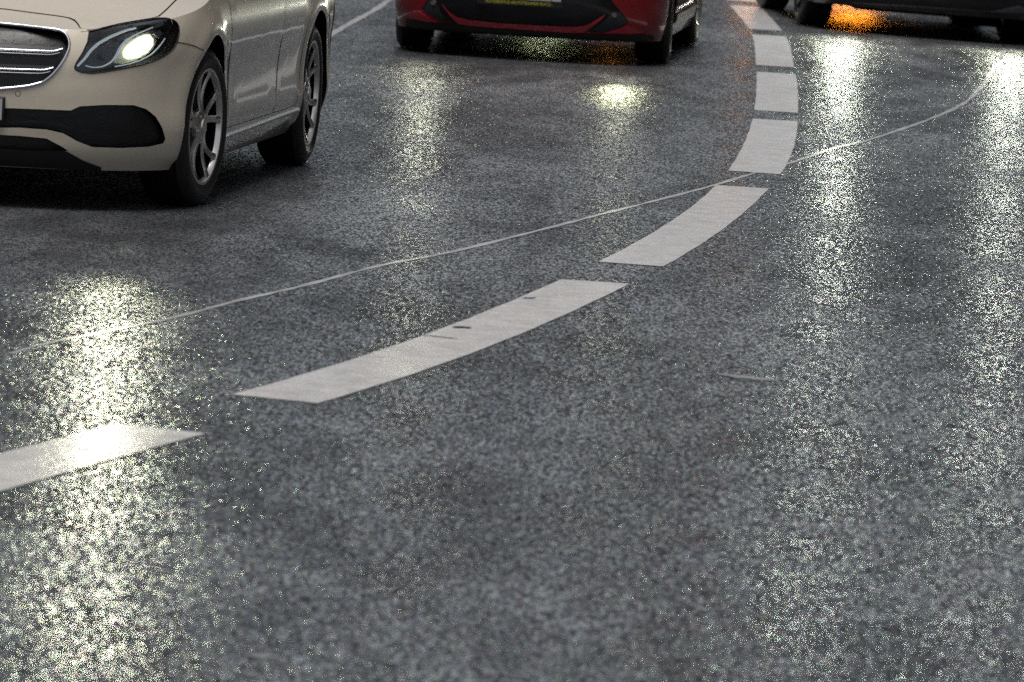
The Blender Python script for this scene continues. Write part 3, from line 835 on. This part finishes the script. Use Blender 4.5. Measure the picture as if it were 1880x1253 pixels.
redc.add('grille_lip', lip, M['red_highlight'])
for P in ([(1107, 61), (1130, 55), (1153, 48.5), (1167, 52), (1180, 60), (1158, 62)], [(750, 31), (757, 21), (768, 19.5), (785, 31), (804, 41), (785, 40), (768, 37)]):
    redc.add('lit_bumper_corner', redc.patch(P, .005, 4, step=4, back=.001), M['red_highlight'])  # lighter red patches paint in the light on the corner planes
chin = redc.strip([(745, 36), (771, 38), (804, 42), (825, 42), (841, 45), (911, 52), (960, 55), (1018, 59), (1060, 62), (1106, 63), (1160, 64), (1180, 63), (1200, 66)],
                  [(745, 60), (771, 64), (804, 68), (825, 70), (841, 72), (911, 77), (960, 80), (1018, 84), (1060, 87), (1106, 90), (1160, 93), (1180, 94), (1200, 95)], .006, 60, 5)
redc.add('chin_spoiler', chin, M['black_plastic'])
for P, cx, cy in (([(1088, 55), (1112, 38), (1127, 20), (1140, 24), (1151, 40), (1144, 47), (1106, 59)], 1127, 28), ([(819, 37), (806, 20), (797, -3), (786, 2), (779, 16), (790, 26), (807, 36)], 797, 5)):
    fh = redc.add('fog_lamp_housing', redc.patch(P, .004, 5, step=4, back=.001), M['slate'])
    lampc = [(cx + 4.5 * math.cos(k * math.pi / 8), cy + 4.5 * math.sin(k * math.pi / 8)) for k in range(16)]
    redc.add('fog_lamp', redc.patch(lampc, .011, 3, step=3, back=.002), M['dull_bulb'], fh)
redc.add('bumper_edge', redc.line([(1100, -26), (1121.7, 0), (1137, 19), (1152, 38)], .0022, .004), M['slate'])
# number plate in its lettered frame
o_, d_ = px_ray(1030, 4); o_ = redc.inv @ o_; d_ = (redc.inv.to_3x3() @ d_).normalized()
vp = redc.front(0, .45)[0].y - .015
tt = (vp - o_.y) / d_.y; q = o_ + d_ * tt; PLZ = q.z; PLU = q.x
frame_b = PLZ - .040
fo = mesh('plate_frame', *box_vf(PLU - .530, PLU + .012, vp - .004, vp + .016, frame_b, PLZ + .13), redc.root, [M['plate_frame']])
npl = mesh('number_plate', *box_vf(PLU - .520, PLU, vp - .008, vp - .0045, PLZ, PLZ + .11), redc.root, [M['plate']])
def text_obj(name, body, size, loc, mt, parent, w=None, ext=.0008, bold=.0):
    cu = bpy.data.curves.new(name, 'FONT'); cu.body = body; cu.size = size; cu.extrude = ext; cu.align_x = 'CENTER'; cu.offset = bold
    to = bpy.data.objects.new(name, cu); C.objects.link(to); bpy.context.view_layer.update()
    me = bpy.data.meshes.new_from_object(to.evaluated_get(bpy.context.evaluated_depsgraph_get())); bpy.data.objects.remove(to)
    if w:
        xs_ = [v.co.x for v in me.vertices]; k = w / (max(xs_) - min(xs_))
        for v in me.vertices: v.co.x *= k
    me.name = name
    ob = bpy.data.objects.new(name, me); me.materials.clear(); me.materials.append(mt); C.objects.link(ob); ob.parent = parent
    ob.location = loc; ob.rotation_euler = (R(90), 0, 0)
    return ob
text_obj('frame_lettering', 'AUTOSERVICE AM POTSDAMER PLATZ -', .026, (PLU - .262, vp - .0052, PLZ - .029), M['yellow'], fo, .425, bold=.0006)
text_obj('plate_lettering', 'B-I 1104', .105, (PLU - .27, vp - .0092, PLZ + .012), M['ink'], npl, .44, bold=.001)
# sill and line in pale colour that paints in light reflected on the flank
s0, s1 = redc.side(.42, .26)[0], redc.side(2.2, .26)[0]
redc.add('side_sill', redc.strip([(.42, .30), (2.22, .30)], [(.42, .225), (2.22, .225)], .012, 24, 3, redc.side), M['sill_reflection'], mir=True)
redc.add('sill_gleam', redc.line([(.42, .335), (1.7, .335), (2.2, .38)], .006, .004, redc.side, 6, .05), M['sill_reflection'], mir=True)
for sg in (1, -1): headlight_beam(redc, (sg * .62, -.80, .70), .75 if sg < 0 else .4, (1., .98, .75), size=.2)
# the low beam of the lamp on the right of the picture lights a spot of wet road just ahead of it
tg = redc.inv @ ground(1145, 171)
sl_ = bpy.data.lights.new('low_beam', 'SPOT'); sl_.energy = 17; sl_.spot_size = R(11); sl_.spot_blend = 1.; sl_.shadow_soft_size = .05; sl_.color = (1, .97, .6)
lo_ = bpy.data.objects.new('low_beam', sl_); C.objects.link(lo_); lo_.parent = redc.root; lo_.location = (.60, -.84, .66)
lo_.rotation_euler = (Vector((.60, -.84, .66)) - tg).to_track_quat('Z', 'Y').to_euler()

# ------------------------------------------------------------------ black car (right)
blk_rz = .075
blk = dict(hatch); blk['zb'] = .19
blackc = Car('black_car', Vector((2.86, 48.97, road_z(2.86, 49))), blk_rz, blk, .029)
tag(blackc.root, 'black car at the upper right, seen only by its bumper and tyres', 'car')
for vv in (0, 2.7):
    blackc.cut(cyl_vf(.56, 1.1, vv, .335, .362), 1)
    blackc.cut(cyl_vf(-.6, .6, vv, .28, .2), 1)
blackc.finish('body', [M['black_paint'], M['dark']])
front_lamps(blackc)
for (uu, vv, sd) in ((.765, 0, 1), (-.765, 0, -1), (.765, 2.7, 1), (-.765, 2.7, -1)):
    wheel(blackc, uu, vv, .335, .225, .24, 'five', 0, .2, sd, ('tyre', 'alloy_dark'))
cabin(blackc, .5, 1.2, 2.7, 3.2, 1.03, 1.5, .76, .58, M['black_paint'])
for sg in (1, -1): headlight_beam(blackc, (sg * .64, -.80, .70), 4.6, (.98, 1., .82), size=.20)

blackc.add('bumper_line', blackc.line([(1560, 6), (1617, 9), (1700, 14), (1783, 20), (1822, 22)], .003, .001), M['slate'])
blackc.add('bumper_reflection', blackc.patch([(1819, 22), (1836, 19), (1872, 11), (1890, 18), (1888, 24), (1850, 24)], .004, 4, step=4, back=.001), M['reflection_grey'])  # pale patch paints in a triangular reflection on the bumper
# underside of the black car
bb = mesh('engine_tray', *join_vf(cyl_vf(.40, .62, -.15, .17, .07, 24), box_vf(-.5, .5, -.6, .5, .165, .21)), blackc.root, [M['dark']])

# unseen cars added behind to carry lamps for the orange and white gleams
def copy_tree(o, parent=None):
    c = o.copy(); C.objects.link(c); c.parent = parent
    for ch in list(o.children): copy_tree(ch, c)
    return c
def behind(px, Y, rz, label):
    gx = (px - IW / 2) * Y / FPX
    r = copy_tree(blackc.root); r.name = 'queueing_car'
    r.matrix_world = Matrix.Translation((gx - .0032 * Y, Y, road_z(gx, Y))) @ Matrix.Rotation(rz, 4, 'Z')
    tag(r, label, 'car', 'cars queueing behind'); return r
def lamp_glow(root, u, z, v, rad, mt, power, col):
    q = lathe_vf([(-.01, 0), (-.01, rad), (.01, rad * .9), (.014, 0)], 24, closed=False)
    o = mesh('indicator_lamp', [(u + y, v - x, z + w) for x, y, w in q[0]], q[1], root, [mt])
    class K: pass
    k = K(); k.root = root; headlight_beam(k, (u, v - .03, z), power, col, size=.42)
for px_, Y_, lab, lamps in ((870, 57, 'dark car queueing right behind the red hatchback', ((.64, .70, 'lamp_on', .7, (.9, 1, .45)),)),
                            (1250, 64, 'dark car with both orange indicators lit, farthest back in the queue', ((-.66, .66, 'amber_lens', .2, (1, .34, .05)), (.66, .66, 'amber_lens', .9, (1, .42, .17)))),
                            (1690, 59, 'dark car with one orange indicator lit, behind the black car', ((-.62, .60, 'amber_lens', 4., (1, .28, .02)),))):
    r_ = behind(px_, Y_, 0, lab)
    for ch in [c for c in r_.children if c.type == 'LIGHT']: bpy.data.objects.remove(ch)
    for ch in r_.children_recursive:
        if ch.name.startswith('lamp'):
            ch.data = ch.data.copy(); ch.data.materials[0] = M['dull_bulb']
    for u_, z_, m_, p_, c_ in lamps: lamp_glow(r_, u_, z_, -.86, .06, M[m_], p_, c_)

# ------------------------------------------------------------------ unseen buildings, added so their dark fronts darken reflections in road and paint
M['stone'] = mat('facade_stone', (.10, .095, .088), .8, noise=.25, nscale=.6)
M['brick'] = mat('facade_brick', (.09, .06, .05), .85, noise=.3, nscale=.8)
M['pane'] = mat('facade_glass', (.02, .025, .03), .08)
def facade(label, x, y, rz, wdt, dep, hgt, mt, nx, nz):
    r = empty('building', (x, y, 0), rz); tag(r, label, 'building', 'unseen buildings added around the street')
    v, f = box_vf(0, wdt, 0, dep, -.3, hgt); c = box_vf(-.25, wdt + .25, -.25, dep + .25, hgt, hgt + .5)
    mesh('wall', v, f, r, [M[mt]]); mesh('roof', c[0], c[1], r, [M['stone']])
    w0 = None
    for i in range(nx):
        for k in range(nz):
            if w0 is None:
                q = join_vf(box_vf(0, 1.5, -.06, .1, 0, 2.1), box_vf(-.12, 1.62, -.16, -.002, -.2, -.03)); w0 = mesh('window', q[0], q[1], r, [M['pane']]); o = w0
            else:
                o = w0.copy(); C.objects.link(o); o.parent = r
            o.location = ((i + .5) * wdt / nx - .75, 0, 1.2 + k * 3.5)
    return r
facade('unseen grey stone building added at the far end of the street', -45, 150, 0, 60, 14, 10.5, 'stone', 10, 2)
facade('unseen brick building added beside the grey one at the street end', 17, 142, R(6), 50, 14, 12, 'brick', 9, 3)
facade('unseen long stone building added along the right pavement', 24, 20, R(84), 70, 14, 20, 'stone', 12, 5)
facade('unseen brick building added along the left pavement', -26, 95, R(-88), 80, 14, 20, 'brick', 12, 5)
